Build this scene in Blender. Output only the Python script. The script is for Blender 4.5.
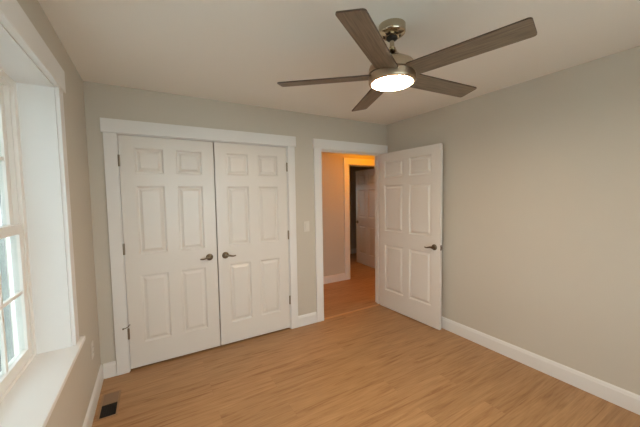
import bpy, bmesh, math
from mathutils import Vector, Matrix

for o in list(bpy.data.objects):
    bpy.data.objects.remove(o)
SC = bpy.context.scene
COL = SC.collection
PI = math.pi

# ------------------------------------------------------------------ camera
F_PX, PITCH, YAW, ROLL = 291.227, 0.058728, -0.527820, -0.016499
cd = bpy.data.cameras.new('camera')
cam = bpy.data.objects.new('camera', cd)
COL.objects.link(cam)
cd.sensor_fit = 'HORIZONTAL'
cd.sensor_width = 36.0
cd.lens = F_PX / 640.0 * 36.0
cd.clip_start = 0.02
cam.matrix_world = (Matrix.Translation((0.41325, -2.97249, 1.49897))
                    @ Matrix.Rotation(YAW, 4, 'Z')
                    @ Matrix.Rotation(PI / 2 - PITCH, 4, 'X')
                    @ Matrix.Rotation(ROLL, 4, 'Z'))
SC.camera = cam

# ------------------------------------------------------------------ light
W = bpy.data.worlds.new('overcast_sky')
SC.world = W
W.use_nodes = True
SKY = W.node_tree.nodes['Background']
SKY.inputs['Color'].default_value = (0.82, 0.93, 1.0, 1)
SKY.inputs['Strength'].default_value = 8.0

FAN_LIGHT = 133.0          # emission of the fan's lens
FAN_COLOR = (1.0, 0.76, 0.53)
HALL_LIGHT = 56.0         # watts of the hall lamp's bulb
HALL_COLOR = (1.0, 0.33, 0.0)

vs = SC.view_settings
SC.display_settings.display_device = 'sRGB'
vs.view_transform = 'Standard'
vs.look = 'None'
vs.exposure = 0.27
vs.gamma = 1.0
vs.use_curve_mapping = False
SC.cycles.diffuse_bounces = 10
SC.cycles.max_bounces = 14

# ------------------------------------------------------------------ helpers
def srgb(r, g, b):
    f = lambda c: ((c / 255 + 0.055) / 1.055) ** 2.4 if c > 10 else c / 255 / 12.92
    return (f(r), f(g), f(b), 1)

def mat(name, color, rough=0.5, metal=0.0, spec=0.5, bump=0.0, scale=200.0, vary=0.0):
    m = bpy.data.materials.new(name)
    m.use_nodes = True
    nt = m.node_tree
    b = nt.nodes['Principled BSDF']
    b.inputs['Base Color'].default_value = color
    b.inputs['Roughness'].default_value = rough
    b.inputs['Metallic'].default_value = metal
    b.inputs['Specular IOR Level'].default_value = spec
    if bump or vary:
        tc = nt.nodes.new('ShaderNodeTexCoord')
        nz = nt.nodes.new('ShaderNodeTexNoise')
        nz.inputs['Scale'].default_value = scale
        nz.inputs['Detail'].default_value = 4
        nt.links.new(tc.outputs['Object'], nz.inputs['Vector'])
        if bump:
            bp = nt.nodes.new('ShaderNodeBump')
            bp.inputs['Strength'].default_value = bump
            bp.inputs['Distance'].default_value = 0.001
            nt.links.new(nz.outputs['Fac'], bp.inputs['Height'])
            nt.links.new(bp.outputs['Normal'], b.inputs['Normal'])
        if vary:
            rp = nt.nodes.new('ShaderNodeValToRGB')
            rp.color_ramp.elements[0].position = 0.3
            rp.color_ramp.elements[1].position = 0.7
            rp.color_ramp.elements[0].color = tuple(c * (1 - vary) for c in color[:3]) + (1,)
            rp.color_ramp.elements[1].color = color
            nt.links.new(nz.outputs['Fac'], rp.inputs['Fac'])
            nt.links.new(rp.outputs['Color'], b.inputs['Base Color'])
    return m

def emit(name, color, strength):
    m = bpy.data.materials.new(name)
    m.use_nodes = True
    b = m.node_tree.nodes['Principled BSDF']
    b.inputs['Base Color'].default_value = (0.9, 0.88, 0.84, 1)
    b.inputs['Emission Color'].default_value = tuple(color) + (1,)
    b.inputs['Emission Strength'].default_value = strength
    return m

def floor_material():
    m = bpy.data.materials.new('oak_planks')
    m.use_nodes = True
    nt = m.node_tree
    N, L = nt.nodes, nt.links
    b = N['Principled BSDF']
    tc = N.new('ShaderNodeTexCoord')
    br = N.new('ShaderNodeTexBrick')
    br.offset = 0.37
    br.inputs['Scale'].default_value = 1.0
    br.inputs['Brick Width'].default_value = 1.22
    br.inputs['Row Height'].default_value = 0.178
    br.inputs['Mortar Size'].default_value = 0.0008
    br.inputs['Mortar Smooth'].default_value = 0.6
    br.inputs['Bias'].default_value = 0.0
    br.inputs['Color1'].default_value = (0.30, 0.30, 0.30, 1)
    br.inputs['Color2'].default_value = (0.70, 0.70, 0.70, 1)
    br.inputs['Mortar'].default_value = (0.28, 0.28, 0.28, 1)
    L.new(tc.outputs['Object'], br.inputs['Vector'])
    # every plank gets its own stretch of grain
    off = N.new('ShaderNodeVectorMath'); off.operation = 'MULTIPLY_ADD'
    off.inputs[1].default_value = (7.0, 3.0, 0.0)
    L.new(br.outputs['Color'], off.inputs[0])
    L.new(tc.outputs['Object'], off.inputs[2])
    mp = N.new('ShaderNodeMapping')
    mp.inputs['Scale'].default_value = (1.1, 15.0, 1.0)
    L.new(off.outputs['Vector'], mp.inputs['Vector'])
    n1 = N.new('ShaderNodeTexNoise')
    n1.inputs['Scale'].default_value = 1.7
    n1.inputs['Detail'].default_value = 7
    n1.inputs['Roughness'].default_value = 0.62
    n1.inputs['Distortion'].default_value = 1.1
    L.new(mp.outputs['Vector'], n1.inputs['Vector'])
    mp2 = N.new('ShaderNodeMapping')
    mp2.inputs['Scale'].default_value = (3.0, 70.0, 1.0)
    L.new(off.outputs['Vector'], mp2.inputs['Vector'])
    n2 = N.new('ShaderNodeTexNoise')
    n2.inputs['Scale'].default_value = 1.5
    n2.inputs['Detail'].default_value = 4
    L.new(mp2.outputs['Vector'], n2.inputs['Vector'])
    r1 = N.new('ShaderNodeValToRGB')
    e = r1.color_ramp.elements
    e[0].position, e[0].color = 0.30, srgb(148, 106, 68)
    e[1].position, e[1].color = 0.66, srgb(183, 143, 101)
    x = e.new(0.46); x.color = srgb(172, 131, 90)
    L.new(n1.outputs['Fac'], r1.inputs['Fac'])
    r2 = N.new('ShaderNodeValToRGB')
    e = r2.color_ramp.elements
    e[0].position, e[0].color = 0.32, (0.80, 0.78, 0.76, 1)
    e[1].position, e[1].color = 0.60, (1.04, 1.04, 1.04, 1)
    L.new(n2.outputs['Fac'], r2.inputs['Fac'])
    mx = N.new('ShaderNodeMix'); mx.data_type = 'RGBA'; mx.blend_type = 'MULTIPLY'
    mx.inputs['Factor'].default_value = 0.75
    L.new(r1.outputs['Color'], mx.inputs['A']); L.new(r2.outputs['Color'], mx.inputs['B'])
    r3 = N.new('ShaderNodeValToRGB')
    e = r3.color_ramp.elements
    e[0].position, e[0].color = 0.27, (0.84, 0.83, 0.82, 1)
    e[1].position, e[1].color = 0.72, (1.05, 1.05, 1.05, 1)
    x = e.new(0.31); x.color = (0.95, 0.95, 0.95, 1)
    L.new(br.outputs['Color'], r3.inputs['Fac'])
    mx2 = N.new('ShaderNodeMix'); mx2.data_type = 'RGBA'; mx2.blend_type = 'MULTIPLY'
    mx2.inputs['Factor'].default_value = 1.0
    L.new(mx.outputs['Result'], mx2.inputs['A']); L.new(r3.outputs['Color'], mx2.inputs['B'])
    L.new(mx2.outputs['Result'], b.inputs['Base Color'])
    b.inputs['Roughness'].default_value = 0.42
    b.inputs['Specular IOR Level'].default_value = 0.35
    bp = N.new('ShaderNodeBump')
    bp.inputs['Strength'].default_value = 0.12
    bp.inputs['Distance'].default_value = 0.001
    L.new(n2.outputs['Fac'], bp.inputs['Height'])
    L.new(bp.outputs['Normal'], b.inputs['Normal'])
    return m

def blade_material():
    m = bpy.data.materials.new('weathered_blade_wood')
    m.use_nodes = True
    nt = m.node_tree
    N, L = nt.nodes, nt.links
    b = N['Principled BSDF']
    tc = N.new('ShaderNodeTexCoord')
    mp = N.new('ShaderNodeMapping')
    mp.inputs['Scale'].default_value = (3.0, 60.0, 3.0)
    L.new(tc.outputs['Object'], mp.inputs['Vector'])
    nz = N.new('ShaderNodeTexNoise')
    nz.inputs['Scale'].default_value = 2.2
    nz.inputs['Detail'].default_value = 6
    nz.inputs['Distortion'].default_value = 0.5
    L.new(mp.outputs['Vector'], nz.inputs['Vector'])
    r = N.new('ShaderNodeValToRGB')
    e = r.color_ramp.elements
    e[0].position, e[0].color = 0.30, srgb(102, 88, 73)
    e[1].position, e[1].color = 0.70, srgb(136, 121, 104)
    L.new(nz.outputs['Fac'], r.inputs['Fac'])
    L.new(r.outputs['Color'], b.inputs['Base Color'])
    b.inputs['Roughness'].default_value = 0.5
    return m

def glass_material():
    m = bpy.data.materials.new('window_glass')
    m.use_nodes = True
    nt = m.node_tree
    N, L = nt.nodes, nt.links
    N.remove(N['Principled BSDF'])
    t = N.new('ShaderNodeBsdfTransparent'); t.inputs['Color'].default_value = (0.93, 0.96, 0.95, 1)
    g = N.new('ShaderNodeBsdfGlossy'); g.inputs['Roughness'].default_value = 0.01
    lw = N.new('ShaderNodeLayerWeight'); lw.inputs['Blend'].default_value = 0.5
    pw = N.new('ShaderNodeMath'); pw.operation = 'POWER'; pw.inputs[1].default_value = 8.0
    ma = N.new('ShaderNodeMath'); ma.operation = 'MULTIPLY_ADD'; ma.inputs[1].default_value = 0.90; ma.inputs[2].default_value = 0.04
    L.new(lw.outputs['Facing'], pw.inputs[0]); L.new(pw.outputs[0], ma.inputs[0])
    mx = N.new('ShaderNodeMixShader')
    L.new(ma.outputs[0], mx.inputs['Fac'])
    L.new(t.outputs['BSDF'], mx.inputs[1]); L.new(g.outputs['BSDF'], mx.inputs[2])
    L.new(mx.outputs['Shader'], N['Material Output'].inputs['Surface'])
    return m

def screen_material():
    m = bpy.data.materials.new('insect_screen')
    m.use_nodes = True
    nt = m.node_tree
    b = nt.nodes['Principled BSDF']
    b.inputs['Base Color'].default_value = (0.10, 0.10, 0.10, 1)
    b.inputs['Roughness'].default_value = 0.7
    t = nt.nodes.new('ShaderNodeBsdfTransparent')
    mx = nt.nodes.new('ShaderNodeMixShader')
    mx.inputs['Fac'].default_value = 0.58
    nt.links.new(t.outputs['BSDF'], mx.inputs[1]); nt.links.new(b.outputs['BSDF'], mx.inputs[2])
    nt.links.new(mx.outputs['Shader'], nt.nodes['Material Output'].inputs['Surface'])
    return m

M = {
    'wall': mat('greige_wall_paint', srgb(202, 195, 183), 0.75, spec=0.25, bump=0.15, scale=350),
    'ceil': mat('ceiling_paint', srgb(236, 233, 227), 0.85, spec=0.2, bump=0.12, scale=300),
    'trim': mat('white_trim_paint', srgb(230, 229, 227), 0.38, spec=0.45),
    'door': mat('white_door_paint', srgb(226, 222, 216), 0.30, spec=0.5, bump=0.05, scale=260),
    'vinyl': mat('white_vinyl', srgb(234, 230, 224), 0.35),
    'nickel': mat('brushed_nickel', srgb(178, 168, 150), 0.30, metal=1.0),
    'chrome': mat('polished_nickel', srgb(190, 178, 156), 0.18, metal=1.0),
    'hinge_metal': mat('hinge_nickel', srgb(150, 138, 120), 0.35, metal=1.0),
    'satin': mat('satin_nickel', srgb(190, 172, 150), 0.34, metal=1.0),
    'handle': mat('aged_nickel', srgb(122, 110, 92), 0.30, metal=1.0),
    'dark': mat('dark_slot', srgb(38, 33, 27), 0.7),
    'gasket': mat('dark_rubber', srgb(40, 38, 36), 0.8),
    'blade_edge': mat('dark_blade_edge', srgb(70, 56, 44), 0.6),
    'register': mat('brown_metal', srgb(140, 112, 86), 0.45, spec=0.4),
    'register_frame': mat('tan_metal', srgb(158, 124, 90), 0.45, spec=0.4),
    'duct': mat('shaded_duct', srgb(30, 26, 22), 0.9),  # near black: the duct's shade is put into this colour
    'plate': mat('ivory_plastic', srgb(216, 211, 202), 0.35),
    'strip': mat('oak_strip', srgb(196, 150, 104), 0.4),
    'bounce_pale': mat('pale_ground', srgb(222, 226, 222), 0.9, vary=0.15, scale=0.8),  # kept pale so the added ground bounces daylight indoors
    'lawn': mat('grey_green_lawn', srgb(150, 158, 150), 0.95, vary=0.25, scale=1.2),
    'screen': screen_material(),
    'floor': floor_material(),
    'blade': blade_material(),
    'glass': glass_material(),
}

def box(bm, x0, x1, y0, y1, z0, z1, bevel=0.0, seg=2):
    vs_ = [bm.verts.new((x, y, z)) for z in (z0, z1) for y in (y0, y1) for x in (x0, x1)]
    f = [(0, 2, 3, 1), (4, 5, 7, 6), (0, 1, 5, 4), (2, 6, 7, 3), (0, 4, 6, 2), (1, 3, 7, 5)]
    fs = [bm.faces.new([vs_[i] for i in q]) for q in f]
    if bevel:
        es = list({e for q in fs for e in q.edges})
        bmesh.ops.bevel(bm, geom=es, offset=bevel, segments=seg, profile=0.6, affect='EDGES')

def lathe(bm, prof, seg=48, mtx=None, caps=True):
    rings = []
    for r, z in prof:
        ring = []
        for i in range(seg):
            a = 2 * PI * i / seg
            v = Vector((r * math.cos(a), r * math.sin(a), z))
            ring.append(bm.verts.new(mtx @ v if mtx else v))
        rings.append(ring)
    for a, b in zip(rings, rings[1:]):
        for i in range(seg):
            j = (i + 1) % seg
            bm.faces.new((a[i], a[j], b[j], b[i]))
    if caps:
        bm.faces.new(list(reversed(rings[0])))
        bm.faces.new(rings[-1])

def tube(bm, pts, rad, seg=12, flat=1.0):
    pts = [Vector(p) for p in pts]
    rings = []
    for i, p in enumerate(pts):
        t = (pts[min(i + 1, len(pts) - 1)] - pts[max(i - 1, 0)]).normalized()
        up = Vector((0, 1, 0)) if abs(t.y) < 0.9 else Vector((0, 0, 1))
        s = t.cross(up).normalized()
        u = s.cross(t).normalized()
        r = rad[i] if isinstance(rad, (list, tuple)) else rad
        rings.append([bm.verts.new(p + s * r * math.cos(2 * PI * k / seg) + u * r * flat * math.sin(2 * PI * k / seg)) for k in range(seg)])
    for a, b in zip(rings, rings[1:]):
        for k in range(seg):
            j = (k + 1) % seg
            bm.faces.new((a[k], a[j], b[j], b[k]))
    bm.faces.new(list(reversed(rings[0])))
    bm.faces.new(rings[-1])

def extrude_profile(bm, prof, p0, p1, out, up=(0, 0, 1)):
    """sweep a 2D profile (out, up) along p0 -> p1"""
    p0, p1, out, up = Vector(p0), Vector(p1), Vector(out), Vector(up)
    a = [bm.verts.new(p0 + out * u + up * v) for u, v in prof]
    b = [bm.verts.new(p1 + out * u + up * v) for u, v in prof]
    n = len(prof)
    for i in range(n):
        j = (i + 1) % n
        bm.faces.new((a[i], a[j], b[j], b[i]))
    bm.faces.new(list(reversed(a)))
    bm.faces.new(b)

def obj(name, bm, material, parent=None, smooth=None):
    bmesh.ops.recalc_face_normals(bm, faces=bm.faces)
    me = bpy.data.meshes.new(name)
    bm.to_mesh(me)
    bm.free()
    mats = material if isinstance(material, (list, tuple)) else [material]
    for m in mats:
        me.materials.append(M[m])
    if smooth:
        for p in me.polygons:
            p.use_smooth = True
        me.set_sharp_from_angle(angle=math.radians(smooth))
    o = bpy.data.objects.new(name, me)
    COL.objects.link(o)
    if parent:
        o.parent = parent
    return o

def empty(name, loc=(0, 0, 0), rz=0.0):
    o = bpy.data.objects.new(name, None)
    o.empty_display_size = 0.1
    COL.objects.link(o)
    o.location = loc
    o.rotation_euler = (0, 0, rz)
    return o

def tag(o, label, cat, group=None, kind=None):
    o['label'] = label
    o['category'] = cat
    if group:
        o['group'] = group
    if kind:
        o['kind'] = kind
    return o

def boxes(*bs, bevel=0.0):
    bm = bmesh.new()
    for b in bs:
        box(bm, *b, bevel=bevel)
    return bm

# ------------------------------------------------------------------ dimensions
H = 2.44
RW = 3.20                    # right wall
REAR = -3.75
T = 0.12
CL0, CL1 = 0.203, 1.733      # closet opening
D0, D1 = 2.175, 3.095        # doorway
OH = 2.045                   # opening height
HY = 1.25                    # far wall of the hall
FX0, FX1 = 3.485, 4.345      # far doorway
WY0, WY1 = -0.87, -2.70      # window opening
WZ0, WZ1 = 0.66, 2.12

# ------------------------------------------------------------------ shell
def struct(name, bm, m, label, cat, parent=None):
    o = obj(name, bm, m, parent)
    tag(o, label, cat, kind='structure')
    return o

struct('floor', boxes((-0.2, 6.2, REAR - 0.2, 3.4, -0.06, 0.0)), 'floor', 'light oak plank floor running from the bedroom through the doorway', 'floor')
struct('ceiling', boxes((-0.2, 6.2, REAR - 0.2, 3.4, H, H + 0.08)), 'ceil', 'smooth off white ceiling above the room', 'ceiling')
struct('wall_back', boxes(
    (-0.2, CL0 - 0.02, 0, T, 0, H), (CL0 - 0.02, CL1 + 0.02, 0, T, OH + 0.02, H),
    (CL1 + 0.02, D0 - 0.02, 0, T, 0, H), (D0 - 0.02, D1 + 0.02, 0, T, OH + 0.02, H),
    (D1 + 0.02, 6.2, 0, T, 0, H)), 'wall', 'greige wall with the closet and the open doorway', 'wall')
struct('wall_right', boxes((RW, RW + 0.12, REAR, 0, 0, H)), 'wall', 'plain greige wall on the right behind the open door', 'wall')
struct('wall_left', boxes(
    (-0.2, 0, WY0, 0, 0, H), (-0.2, 0, REAR, WY1, 0, H),
    (-0.2, 0, WY1, WY0, 0, WZ0), (-0.2, 0, WY1, WY0, WZ1, H)), 'wall', 'greige wall on the left around the window', 'wall')
W2C, W2H = 1.25, (WY0 - WY1) / 2
struct('wall_front', boxes((-0.2, W2C - W2H, REAR - 0.2, REAR, 0, H), (W2C + W2H, RW + 0.12, REAR - 0.2, REAR, 0, H),
                           (W2C - W2H, W2C + W2H, REAR - 0.2, REAR, 0, WZ0), (W2C - W2H, W2C + W2H, REAR - 0.2, REAR, WZ1, H)), 'wall', 'greige wall behind the camera', 'wall')
struct('wall_closet', boxes((-0.2, 2.03, 0.72, 0.80, 0, H), (1.95, 2.03, T, 0.72, 0, H), (-0.2, -0.12, T, 0.72, 0, H)), 'wall',
       'wall inside the closet behind the double doors', 'wall')
struct('wall_hall', boxes((1.9, FX0 - 0.02, HY, HY + T, 0, H), (FX0 - 0.02, FX1 + 0.02, HY, HY + T, OH + 0.02, H),
                          (FX1 + 0.02, 6.2, HY, HY + T, 0, H)), 'wall', 'hall wall lit orange beyond the doorway', 'wall')
struct('wall_hall_left', boxes((1.9, 2.03, 0.80, HY, 0, H)), 'wall', 'end wall of the hall', 'wall')
struct('wall_hall_right', boxes((5.6, 5.72, T, HY, 0, H)), 'wall', 'other end wall of the hall', 'wall')
W3C, W3H, W3Z = 3.65, (WY0 - WY1) * 0.3, 0.95
struct('wall_far_room', boxes((2.7, W3C - W3H, 3.10, 3.22, 0, H), (W3C + W3H, 6.2, 3.10, 3.22, 0, H), (W3C - W3H, W3C + W3H, 3.10, 3.22, 0, W3Z), (W3C - W3H, W3C + W3H, 3.10, 3.22, W3Z + (WZ1 - WZ0) * 0.6, H),
                               (2.7, 2.82, HY + T, 3.10, 0, H), (5.9, 6.02, HY + T, 3.10, 0, H)), 'wall',
       'grey green wall of the room across the hall', 'wall')

# outside
struct('ground', boxes((-30, -8, -30, 25, -0.8, -0.72), (-8, -0.2, 2.2, 25, -0.8, -0.72), (-0.2, 30, 3.4, 25, -0.8, -0.72)), 'lawn', 'dull grey green lawn outside the window', 'ground')
struct('bounce_ground', boxes((-8, -0.2, -30, 2.2, -0.8, -0.7), (-0.2, 30, -30, REAR - 0.2, -0.8, -0.7)), 'bounce_pale', 'pale unseen ground along the house, added to bounce daylight indoors', 'bounce_ground')  # unseen pale strip, added to throw daylight up at the ceiling

# ------------------------------------------------------------------ baseboards
BB = [(0, 0), (0.015, 0), (0.015, 0.100), (0.012, 0.108), (0.0105, 0.117), (0.006, 0.124), (0.003, 0.127), (0, 0.127)]
def baseboard(name, runs, label):
    bm = bmesh.new()
    for p0, p1, out in runs:
        extrude_profile(bm, BB, p0, p1, out)
    struct(name, bm, 'trim', label, 'baseboard')
baseboard('baseboard_left', [((0, 0, 0), (0, REAR, 0), (1, 0, 0))], 'white baseboard under the window on the left wall')
baseboard('baseboard_right', [((RW, 0, 0), (RW, REAR, 0), (-1, 0, 0))], 'long white baseboard along the plain right wall')
baseboard('baseboard_corner', [((0.015, 0, 0), (CL0 - 0.098, 0, 0), (0, -1, 0))], 'short white baseboard between left corner and closet casing')
baseboard('baseboard_back', [((CL1 + 0.092, 0, 0), (D0 - 0.105, 0, 0), (0, -1, 0))], 'short white baseboard between the closet and the doorway')
baseboard('baseboard_hall', [((2.03, HY, 0), (FX0 - 0.115, HY, 0), (0, -1, 0))], 'baseboard of the hall wall seen through the doorway')
baseboard('baseboard_far_room', [((2.82, 3.10, 0), (5.9, 3.10, 0), (0, -1, 0))], 'baseboard of the room across the hall')
baseboard('baseboard_front', [((0.015, REAR, 0), (RW - 0.015, REAR, 0), (0, 1, 0))], 'baseboard behind the camera')

# ------------------------------------------------------------------ casings
def casing(name, x0, x1, yface, label, wl=0.093, wr=0.093, headl=0.013, headr=0.013, jamb_depth=T, stop=True, head_h=0.112, oh=OH):
    """flat casing round an opening x0..x1 in a wall whose face is at yface and looks to -y"""
    root = tag(empty(name, ((x0 + x1) / 2, yface, 0)), label, 'door trim', kind='structure')
    cx = (x0 + x1) / 2
    rv = 0.006
    def put(n, *bs, bevel=0.0025):
        bm = boxes(*bs, bevel=bevel)
        bmesh.ops.translate(bm, verts=bm.verts, vec=(-cx, -yface, 0))
        return obj(n, bm, 'trim', root)
    put('side_casing', (x0 - rv - wl, x0 - rv, yface - 0.018, yface, 0, oh + rv))
    put('side_casing', (x1 + rv, x1 + rv + wr, yface - 0.018, yface, 0, oh + rv))
    put('head_casing', (x0 - rv - wl - headl, x1 + rv + wr + headr, yface - 0.026, yface, oh + rv, oh + rv + head_h))
    put('jamb', (x0 - 0.02, x0, yface, yface + jamb_depth, 0, oh), (x1, x1 + 0.02, yface, yface + jamb_depth, 0, oh),
        (x0 - 0.02, x1 + 0.02, yface, yface + jamb_depth, oh, oh + 0.02), bevel=0)
    if stop:
        put('door_stop', (x0, x0 + 0.011, yface + 0.046, yface + 0.08, 0, oh - 0.011), (x1 - 0.011, x1, yface + 0.046, yface + 0.08, 0, oh - 0.011),
            (x0, x1, yface + 0.046, yface + 0.08, oh - 0.011, oh), bevel=0.001)
    return root

casing('trim_1', CL0, CL1, 0.0, 'white flat casing with wide header around the double closet doors', wl=0.090, wr=0.086, stop=True)
casing('trim_2', D0, D1, 0.0, 'white flat casing around the open doorway to the hall', wl=0.096, wr=0.086, headr=0.010)
casing('trim_3', FX0, FX1, HY, 'white casing around the far doorway across the hall', wl=0.109, wr=0.109)

# floor strip in the doorway
bm = bmesh.new()
extrude_profile(bm, [(-0.022, 0), (0.022, 0), (0.016, 0.004), (0.006, 0.006), (-0.006, 0.006), (-0.016, 0.004)], (D0, 0.02, 0), (D1, 0.02, 0), (0, 1, 0))
tag(obj('threshold_strip', bm, 'strip'), 'narrow oak transition strip across the doorway floor', 'threshold')

# ------------------------------------------------------------------ doors
PZ = [(0.235, 0.845), (1.020, 1.615), (1.714, 1.928)]
PZ_CLOSET = [(0.212, 0.812), (0.998, 1.594), (1.704, 1.921)]
def door_leaf_mesh(w, h, t, cols, zs):
    """six-panel door; local x 0..w from the hinge edge, y 0..t, z 0..h"""
    bm = bmesh.new()
    xs = [0, cols[0][0], cols[0][1], cols[1][0], cols[1][1], w]
    zz = [0] + [v for p in zs for v in p] + [h]
    for side in (0, 1):
        y = 0.0 if side == 0 else t
        sgn = 1 if side == 0 else -1
        V = {(i, k): bm.verts.new((x, y, z)) for i, x in enumerate(xs) for k, z in enumerate(zz)}
        for i in range(5):
            for k in range(len(zz) - 1):
                q = [V[i, k], V[i + 1, k], V[i + 1, k + 1], V[i, k + 1]]
                if i in (1, 3) and k in (1, 3, 5):
                    a = (xs[i], xs[i + 1], zz[k], zz[k + 1])
                    prev = q
                    for ins, dep in ((0.002, 0.0030), (0.008, 0.0060), (0.012, 0.0115), (0.022, 0.0120), (0.026, 0.0105), (0.042, 0.0030), (0.044, 0.0015)):
                        cur = [bm.verts.new((x, y + sgn * dep, z)) for x, z in ((a[0] + ins, a[2] + ins), (a[1] - ins, a[2] + ins), (a[1] - ins, a[3] - ins), (a[0] + ins, a[3] - ins))]
                        for e in range(4):
                            f = (e + 1) % 4
                            bm.faces.new((prev[e], prev[f], cur[f], cur[e]))
                        prev = cur
                    bm.faces.new(prev)
                else:
                    bm.faces.new(q)
        if side == 0:
            V0 = V
    n, m = len(xs) - 1, len(zz) - 1
    for k in range(m):
        bm.faces.new((V0[0, k], V0[0, k + 1], V[0, k + 1], V[0, k]))
        bm.faces.new((V0[n, k], V0[n, k + 1], V[n, k + 1], V[n, k]))
    for i in range(n):
        bm.faces.new((V0[i, 0], V0[i + 1, 0], V[i + 1, 0], V[i, 0]))
        bm.faces.new((V0[i, m], V0[i + 1, m], V[i + 1, m], V[i, m]))
    return bm

def lever(parent, x, z, yface, ny, direction, L=0.100, knob_out=0.058):
    """lever handle; ny = outward sign along y, direction = sign of x in which the lever points"""
    R = Matrix.Translation((x, yface, z)) @ Matrix.Rotation(PI / 2 if ny < 0 else -PI / 2, 4, 'X')
    bm = bmesh.new()
    lathe(bm, [(0.033, 0), (0.033, 0.004), (0.030, 0.009), (0.022, 0.013), (0.013, 0.016), (0.0115, 0.030), (0.0115, knob_out - 0.012)], 32, R)
    h = obj('door_handle', bm, 'handle', parent, smooth=40)
    bm = bmesh.new()
    pts, rad = [], []
    y = yface + ny * (knob_out - 0.010)
    n = 16
    for i in range(n + 1):
        s = i / n
        pts.append((x + direction * (L * s - 0.008), y + ny * 0.004 * math.sin(PI * s), z + 0.004 * math.sin(2 * PI * s) - 0.004 * s))
        rad.append(0.0115 - 0.0055 * s if s > 0.08 else 0.0100)
    tube(bm, pts, rad, 14, flat=0.75)
    obj('lever', bm, 'handle', h, smooth=50)
    return h

def hinge(parent, x, z, y, sx):
    bm = bmesh.new()
    lathe(bm, [(0.005, -0.049), (0.0075, -0.047), (0.0084, -0.0445), (0.0084, 0.0445), (0.0075, 0.047), (0.005, 0.049)], 16, Matrix.Translation((x, y, z)))
    h = obj('hinge', bm, 'hinge_metal', parent, smooth=40)
    return h

def make_door(name, label, loc, rz, w, h, t, cols, mirror=False, zs=PZ):
    root = tag(empty(name, loc, rz), label, 'door', kind='structure')
    bm = door_leaf_mesh(w, h, t, cols, zs)
    if mirror:
        bmesh.ops.scale(bm, vec=(-1, 1, 1), verts=bm.verts)
    obj('leaf', bm, 'door', root)
    return root

GAP = 0.004
LW = (CL1 - CL0) / 2 - GAP - 0.005
ccols = [(0.108, 0.328), (0.428, 0.648)]
dl = make_door('door_1', 'left closet door with six panels and a bent hinge stop', (CL0 + GAP, 0.0, 0.019), 0, LW, 2.021, 0.035, ccols, zs=PZ_CLOSET)
dr = make_door('door_2', 'right closet door with six panels beside the light switch', (CL1 - GAP, 0.0, 0.019), 0, LW, 2.021, 0.035, ccols, zs=PZ_CLOSET, mirror=True)
for d, s in ((dl, 1), (dr, -1)):
    lever(d, s * (LW - 0.070), 0.908, 0.0, -1, -s)
    hs = [hinge(d, -s * 0.0015, zz - 0.019, -0.0080, s) for zz in (1.826, 1.077, 0.338)]
    if s == 1:
        bm = bmesh.new()
        z = 0.338 + 0.044
        tube(bm, [(0, -0.007, z), (0.003, -0.016, z + 0.012), (0.012, -0.022, z + 0.020)], [0.004, 0.0035, 0.0045], 10)
        tube(bm, [(0, -0.007, z), (-0.018, -0.024, z - 0.002), (-0.034, -0.032, z - 0.003)], [0.004, 0.0035, 0.0035], 10)
        lathe(bm, [(0.0055, -0.002), (0.0075, 0.0), (0.0075, 0.007), (0.005, 0.009)], 14,
              Matrix.Translation((-0.034, -0.032, z - 0.003)) @ Matrix.Rotation(-PI / 2, 4, 'Y'))
        obj('hinge_stop', bm, 'handle', hs[2], smooth=40)

# open bedroom door, hinged on the right jamb, swung back along the right wall
DW, DT = 0.912, 0.035
ang = math.atan2(-0.90, 0.034)
dx = math.cos(ang); dy = math.sin(ang)
do = make_door('door_3', 'open six panel door swung back along the right wall', (3.0605, -0.020, 0.012), ang, DW, 2.028, DT, [(0.090, 0.402), (0.490, 0.802)])
# local y+ of the leaf points towards the right wall, y- into the room
lever(do, 0.842, 0.908, 0.0, -1, -1)
lever(do, 0.842, 0.908, DT, 1, -1, knob_out=0.046)
bm = boxes((DW - 0.001, DW + 0.0015, DT / 2 - 0.0125, DT / 2 + 0.0125, 0.880, 0.937), bevel=0.0006)
lp = obj('latch_plate', bm, 'handle', do)
bm = boxes((DW + 0.001, DW + 0.011, DT / 2 - 0.006, DT / 2 + 0.006, 0.899, 0.918), bevel=0.003)
obj('latch_bolt', bm, 'handle', lp)
for zz in (1.826, 1.077, 0.338):
    hinge(do, -0.004, zz - 0.012, DT + 0.004, 1)

# door of the far room
ang2 = math.atan2(0.855, 0.075)
df = make_door('door_4', 'white panel door standing ajar in the dark room across the hall', (FX1 - 0.004, HY + T + 0.012, 0.012), ang2, 0.85, 2.028, 0.035, [(0.105, 0.370), (0.480, 0.745)])
lever(df, 0.785, 0.908, 0.035, 1, -1)
lever(df, 0.785, 0.908, 0.0, -1, -1)
for zz in (1.826, 1.077, 0.338):
    hinge(df, -0.003, zz - 0.012, -0.006, 1)

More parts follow.
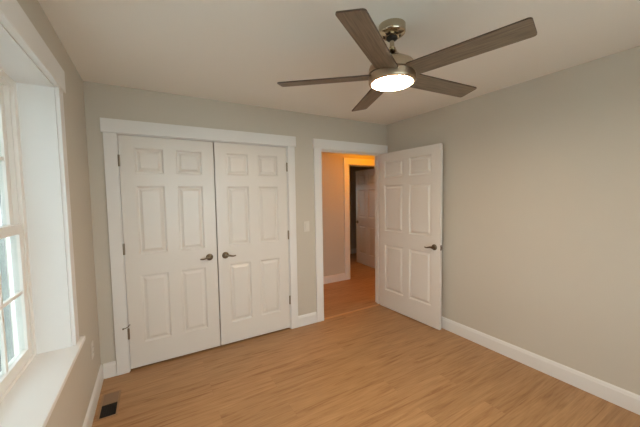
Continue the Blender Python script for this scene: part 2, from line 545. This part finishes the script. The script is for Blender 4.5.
# ------------------------------------------------------------------ window
win = tag(empty('window_1', (0, (WY0 + WY1) / 2, WZ0)), 'white double hung window in a deep frame on the left wall', 'window', kind='structure')
WC = Vector((0, (WY0 + WY1) / 2, WZ0))
def wput(n, *bs, m='vinyl', bevel=0.002, parent=None):
    bm = boxes(*bs, bevel=bevel)
    bmesh.ops.translate(bm, verts=bm.verts, vec=-WC)
    return obj(n, bm, m, parent or win)
XF = -0.147        # room face of the vinyl frame
wput('jamb_board', (XF, 0.0, WY0 - 0.018, WY0, WZ0, WZ1), (XF, 0.0, WY1, WY1 + 0.018, WZ0, WZ1),
     (XF, 0.0, WY1, WY0, WZ1 - 0.018, WZ1), m='trim', bevel=0.001)
JY0, JY1, JZ1 = WY0 - 0.018, WY1 + 0.018, WZ1 - 0.018
bm = bmesh.new()
ol = [(XF, JY1), (0, JY1), (0, WY1 - 0.115), (0.040, WY1 - 0.115), (0.040, WY0 + 0.115), (0, WY0 + 0.115), (0, JY0), (XF, JY0)]
lo = [bm.verts.new((x, y, WZ0 - 0.007)) for x, y in ol]
hi = [bm.verts.new((x, y, WZ0 + 0.018)) for x, y in ol]
bm.faces.new(lo); bm.faces.new(hi)
for i in range(8):
    bm.faces.new((lo[i], lo[(i + 1) % 8], hi[(i + 1) % 8], hi[i]))
bmesh.ops.bevel(bm, geom=[e for e in bm.edges if all(abs(v.co.x - 0.04) < 1e-6 for v in e.verts)], offset=0.005, segments=3, profile=0.5, affect='EDGES')
bmesh.ops.translate(bm, verts=bm.verts, vec=-WC)
obj('stool', bm, 'trim', win)
SZ = WZ0 + 0.018
wput('side_casing', (0, 0.018, JY0 + 0.006, JY0 + 0.092, SZ, JZ1 + 0.006), m='trim', bevel=0.003)
wput('side_casing', (0, 0.018, JY1 - 0.092, JY1 - 0.006, SZ, JZ1 + 0.006), m='trim', bevel=0.003)
wput('head_casing', (0, 0.028, JY1 - 0.108, JY0 + 0.108, JZ1 + 0.006, JZ1 + 0.128), m='trim', bevel=0.004)
MID = (JY0 + JY1) / 2
wput('mullion', (-0.2, XF + 0.004, MID - 0.02, MID + 0.02, SZ, JZ1))
for (ya, yb) in ((MID + 0.02, JY0), (JY1, MID - 0.02)):
    fw = 0.040
    fr = wput('window_frame', (-0.2, XF, yb - fw, yb, SZ, JZ1), (-0.2, XF, ya, ya + fw, SZ, JZ1),
              (-0.2, XF, ya + fw, yb - fw, JZ1 - 0.035, JZ1), (-0.2, XF, ya + fw, yb - fw, SZ, SZ + 0.020),
              # inner stop bead
              (-0.2, XF - 0.014, yb - fw - 0.012, yb - fw, SZ + 0.02, JZ1 - 0.035), (-0.2, XF - 0.014, ya + fw, ya + fw + 0.012, SZ + 0.02, JZ1 - 0.035))
    zb, zt = SZ + 0.020, JZ1 - 0.035
    zm = 1.385
    a, b = ya + fw + 0.012, yb - fw - 0.012
    for nm, x0, x1, z0, z1, rb, rt in (('lower_sash', -0.178, -0.150, zb, zm, 0.055, 0.048), ('upper_sash', -0.206, -0.180, zm - 0.046, zt, 0.046, 0.045)):
        st = 0.045
        s = wput(nm, (x0, x1, b - st, b, z0, z1), (x0, x1, a, a + st, z0, z1), (x0, x1, a + st, b - st, z0, z0 + rb), (x0, x1, a + st, b - st, z1 - rt, z1))
        ga, gb, gz0, gz1 = a + st, b - st, z0 + rb, z1 - rt
        xm = (x0 + x1) / 2
        wput('pane', (xm - 0.002, xm + 0.002, ga, gb, gz0, gz1), m='glass', bevel=0, parent=s)
        bars = [(xm - 0.008, xm + 0.008, ga, gb, (gz0 + gz1) / 2 - 0.009, (gz0 + gz1) / 2 + 0.009)]
        for k in (1, 2):
            yy = ga + (gb - ga) * k / 3
            bars.append((xm - 0.0075, xm + 0.0075, yy - 0.009, yy + 0.009, gz0, gz1))
        wput('muntin', *bars, parent=s, bevel=0.001)
        if nm == 'lower_sash':
            wput('sash_lock', (x0 + 0.002, x1 + 0.006, (a + b) / 2 - 0.03, (a + b) / 2 + 0.03, z1, z1 + 0.012), m='vinyl', bevel=0.003, parent=s)

# unseen copy behind the camera, added to bring more daylight into the room
def copy_tree(o, parent=None):
    c = o.copy()
    COL.objects.link(c)
    if parent:
        c.parent = parent
    for ch in list(o.children):
        copy_tree(ch, c)
    return c
w2 = copy_tree(win)
w2.name = 'added_window_2'
w2.location = (W2C, REAR, WZ0)
w2.rotation_euler = (0, 0, PI / 2)
w2['label'] = 'unseen double hung window behind the camera, added for more daylight'

# insect screens outside the left window's sashes, added to dim its daylight
for (ya, yb) in ((MID + 0.02, JY0), (JY1, MID - 0.02)):
    sc = wput('screen_frame', (-0.222, -0.212, ya + 0.04, ya + 0.055, SZ + 0.02, JZ1 - 0.035), (-0.222, -0.212, yb - 0.055, yb - 0.04, SZ + 0.02, JZ1 - 0.035),
              (-0.222, -0.212, ya + 0.055, yb - 0.055, SZ + 0.02, SZ + 0.035), (-0.222, -0.212, ya + 0.055, yb - 0.055, JZ1 - 0.05, JZ1 - 0.035))
    wput('screen_mesh', (-0.2175, -0.2170, ya + 0.055, yb - 0.055, SZ + 0.035, JZ1 - 0.05), m='screen', bevel=0, parent=sc)

w3 = copy_tree(win)  # unseen window, added to light the far room with cool daylight
w3.name = 'added_window_3'
w3.location = (W3C, 3.10, W3Z)
w3.rotation_euler = (0, 0, -PI / 2)
w3.scale = (0.6, 0.6, 0.6)
w3['label'] = 'small unseen window across the hall, added for cool daylight'

# ------------------------------------------------------------------ ceiling fan
FX, FY = 1.621, -1.731
fan = tag(empty('ceiling_fan', (FX, FY, H)), 'five blade ceiling fan of brushed nickel with a lit round lens', 'ceiling fan')
def fl(n, prof, m, parent=None, seg=64, smooth=35):
    bm = bmesh.new()
    lathe(bm, [(r, z - H) for r, z in prof], seg)
    return obj(n, bm, m, parent or fan, smooth=smooth)
canopy = fl('canopy', [(0.0735, H), (0.0735, 2.412), (0.0730, 2.404), (0.0715, 2.398), (0.068, 2.3945), (0.060, 2.390), (0.046, 2.383), (0.034, 2.377)], 'chrome')
bm = bmesh.new()
for k in range(6):
    a = 2 * PI * k / 6 + 0.3
    pts = [((0.040 + 0.018 * s) * math.cos(a + d), (0.040 + 0.018 * s) * math.sin(a + d), 2.3775 + 0.0125 * s - H) for s, d in ((0, -0.30), (0.5, -0.26), (1, -0.22), (1, 0.22), (0.5, 0.26), (0, 0.30))]
    lo = [bm.verts.new(p) for p in pts]
    hi = [bm.verts.new((p[0], p[1], p[2] + 0.004)) for p in pts]
    n = len(pts)
    bm.faces.new(lo); bm.faces.new(list(reversed(hi)))
    for i in range(n):
        bm.faces.new((lo[i], lo[(i + 1) % n], hi[(i + 1) % n], hi[i]))
obj('vent_slot', bm, 'dark', canopy)
fl('hanger_ball', [(0.016, 2.358), (0.026, 2.364), (0.031, 2.372), (0.031, 2.384)], 'dark')
fl('downrod', [(0.0125, 2.28), (0.0125, 2.375)], 'chrome')
fl('coupling_cover', [(0.0135, 2.322), (0.0190, 2.320), (0.0225, 2.310), (0.0290, 2.296), (0.042, 2.281), (0.060, 2.267), (0.078, 2.257), (0.086, 2.250), (0.087, 2.240)], 'chrome')
fl('motor_housing', [(0.020, 2.248), (0.084, 2.247), (0.100, 2.243), (0.114, 2.235), (0.123, 2.223), (0.128, 2.208), (0.130, 2.190), (0.130, 2.180), (0.118, 2.178)], 'satin')
fl('hub', [(0.112, 2.180), (0.112, 2.164)], 'satin')
fl('light_ring', [(0.108, 2.172), (0.129, 2.172), (0.1305, 2.170), (0.1305, 2.136), (0.1295, 2.131), (0.126, 2.127), (0.121, 2.1255), (0.1135, 2.1255), (0.1130, 2.128), (0.1130, 2.140), (0.100, 2.140)], 'satin')
M['lens'] = emit('lit_lens', FAN_COLOR, FAN_LIGHT)
fl('light_lens', [(0.1125, 2.136), (0.1125, 2.128), (0.110, 2.1245), (0.100, 2.1215), (0.08, 2.119), (0.05, 2.1175), (0.02, 2.117)], 'lens')

R0, R1, BWD, BT = 0.105, 0.655, 0.123, 0.007
def blade_mesh():
    bm = bmesh.new()
    w = BWD / 2
    out = [(R0, -w * 0.90), (R0 + 0.02, -w)]
    c = 0.014
    def arc(cx, cy, a0, a1):
        for i in range(6):
            a = a0 + (a1 - a0) * i / 5
            out.append((cx + c * math.cos(a), cy + c * math.sin(a)))
    arc(R1 - c, -w + c, -PI / 2, 0)
    arc(R1 - c, w - c, 0, PI / 2)
    out.append((R0 + 0.02, w)); out.append((R0, w * 0.90))
    lo = [bm.verts.new((x, y, -BT / 2)) for x, y in out]
    hi = [bm.verts.new((x, y, BT / 2)) for x, y in out]
    n = len(out)
    bm.faces.new(list(reversed(lo))); bm.faces.new(hi)
    for i in range(n):
        f = bm.faces.new((lo[i], lo[(i + 1) % n], hi[(i + 1) % n], hi[i]))
        f.material_index = 1
    return bm
b0 = obj('blade', blade_mesh(), ['blade', 'blade_edge'], fan)
bm = boxes((0.085, 0.150, -0.022, 0.022, BT / 2, BT / 2 + 0.006), bevel=0.002)
br0 = obj('blade_bracket', bm, 'satin', b0)
for k in range(5):
    if k == 0:
        b, r = b0, br0
    else:
        b = b0.copy(); COL.objects.link(b)
        r = br0.copy(); COL.objects.link(r)
        r.parent = b
    b.parent = fan
    th = math.radians(-3.43 + 72 * k)
    b.matrix_local = Matrix.Translation((0, 0, 2.170 - H)) @ Matrix.Rotation(th, 4, 'Z') @ Matrix.Rotation(-0.188, 4, 'X')

# ------------------------------------------------------------------ small wall things
sw = tag(empty('light_switch', (1.963, 0, 1.155)), 'ivory rocker light switch between the closet and the doorway', 'light switch')
obj('wall_plate', boxes((-0.036, 0.036, -0.006, 0.0, -0.059, 0.059), bevel=0.003), 'plate', sw)
obj('rocker', boxes((-0.0165, 0.0165, -0.0105, -0.005, -0.033, 0.033), bevel=0.002), 'plate', sw)

ot = tag(empty('wall_outlet', (0, -0.335, 0.405)), 'ivory outlet plate low on the left wall near the corner', 'outlet')
pl = obj('wall_plate', boxes((0.0, 0.006, -0.036, 0.036, -0.059, 0.059), bevel=0.003), 'plate', ot)
for s in (-1, 1):
    rc = obj('receptacle', boxes((0.005, 0.008, -0.0165, 0.0165, s * 0.0195 - 0.0145, s * 0.0195 + 0.0145), bevel=0.002), 'plate', ot)
    obj('slot', boxes((0.0078, 0.0084, -0.0085, -0.006, s * 0.0195 - 0.002, s * 0.0195 + 0.006), (0.0078, 0.0084, 0.006, 0.0085, s * 0.0195 - 0.002, s * 0.0195 + 0.006)), 'dark', rc)

# floor register by the left wall
vx0, vx1, vy0, vy1 = 0.036, 0.154, -0.566, -0.258
rg = tag(empty('floor_register', ((vx0 + vx1) / 2, (vy0 + vy1) / 2, 0)), 'tan floor register with a dark open half near the left wall', 'floor vent')
hx, hy = (vx1 - vx0) / 2, (vy1 - vy0) / 2
b_ = 0.012
obj('register_frame', boxes((-hx, -hx + b_, -hy, hy, 0, 0.005), (hx - b_, hx, -hy, hy, 0, 0.005), (-hx + b_, hx - b_, -hy, -hy + b_, 0, 0.005),
                            (-hx + b_, hx - b_, hy - b_, hy, 0, 0.005), bevel=0.0015), 'register_frame', rg)
obj('damper_plate', boxes((-hx + b_, hx - b_, 0.005, hy - b_, 0.0006, 0.0035)), 'register', rg)
obj('duct_shade', boxes((-hx + b_, hx - b_, -hy + b_, 0.005, 0.0004, 0.001)), 'duct', rg)  # flat sheet on the floor, coloured as the shade of the open duct
for k in range(7):
    x = -hx + b_ + (2 * hx - 2 * b_) * (k + 0.5) / 7
    obj('louver', boxes((x - 0.0012, x + 0.0012, -hy + b_, 0.005, 0.001, 0.0035)), 'duct', rg)

# hall ceiling lamp (its light is what turns the hall orange)
hl = tag(empty('ceiling_light', (3.75, 0.55, H)), 'round flush ceiling light in the hall', 'ceiling light')
M['hall_dome'] = emit('hall_dome_glass', HALL_COLOR, HALL_LIGHT)
bm = bmesh.new(); lathe(bm, [(0.15, 0), (0.15, -0.02), (0.14, -0.025)], 40); obj('base', bm, 'satin', hl, smooth=35)
bm = bmesh.new(); lathe(bm, [(0.135, -0.024), (0.13, -0.045), (0.11, -0.065), (0.07, -0.080), (0.02, -0.085)], 40); obj('dome', bm, 'hall_dome', hl, smooth=60)
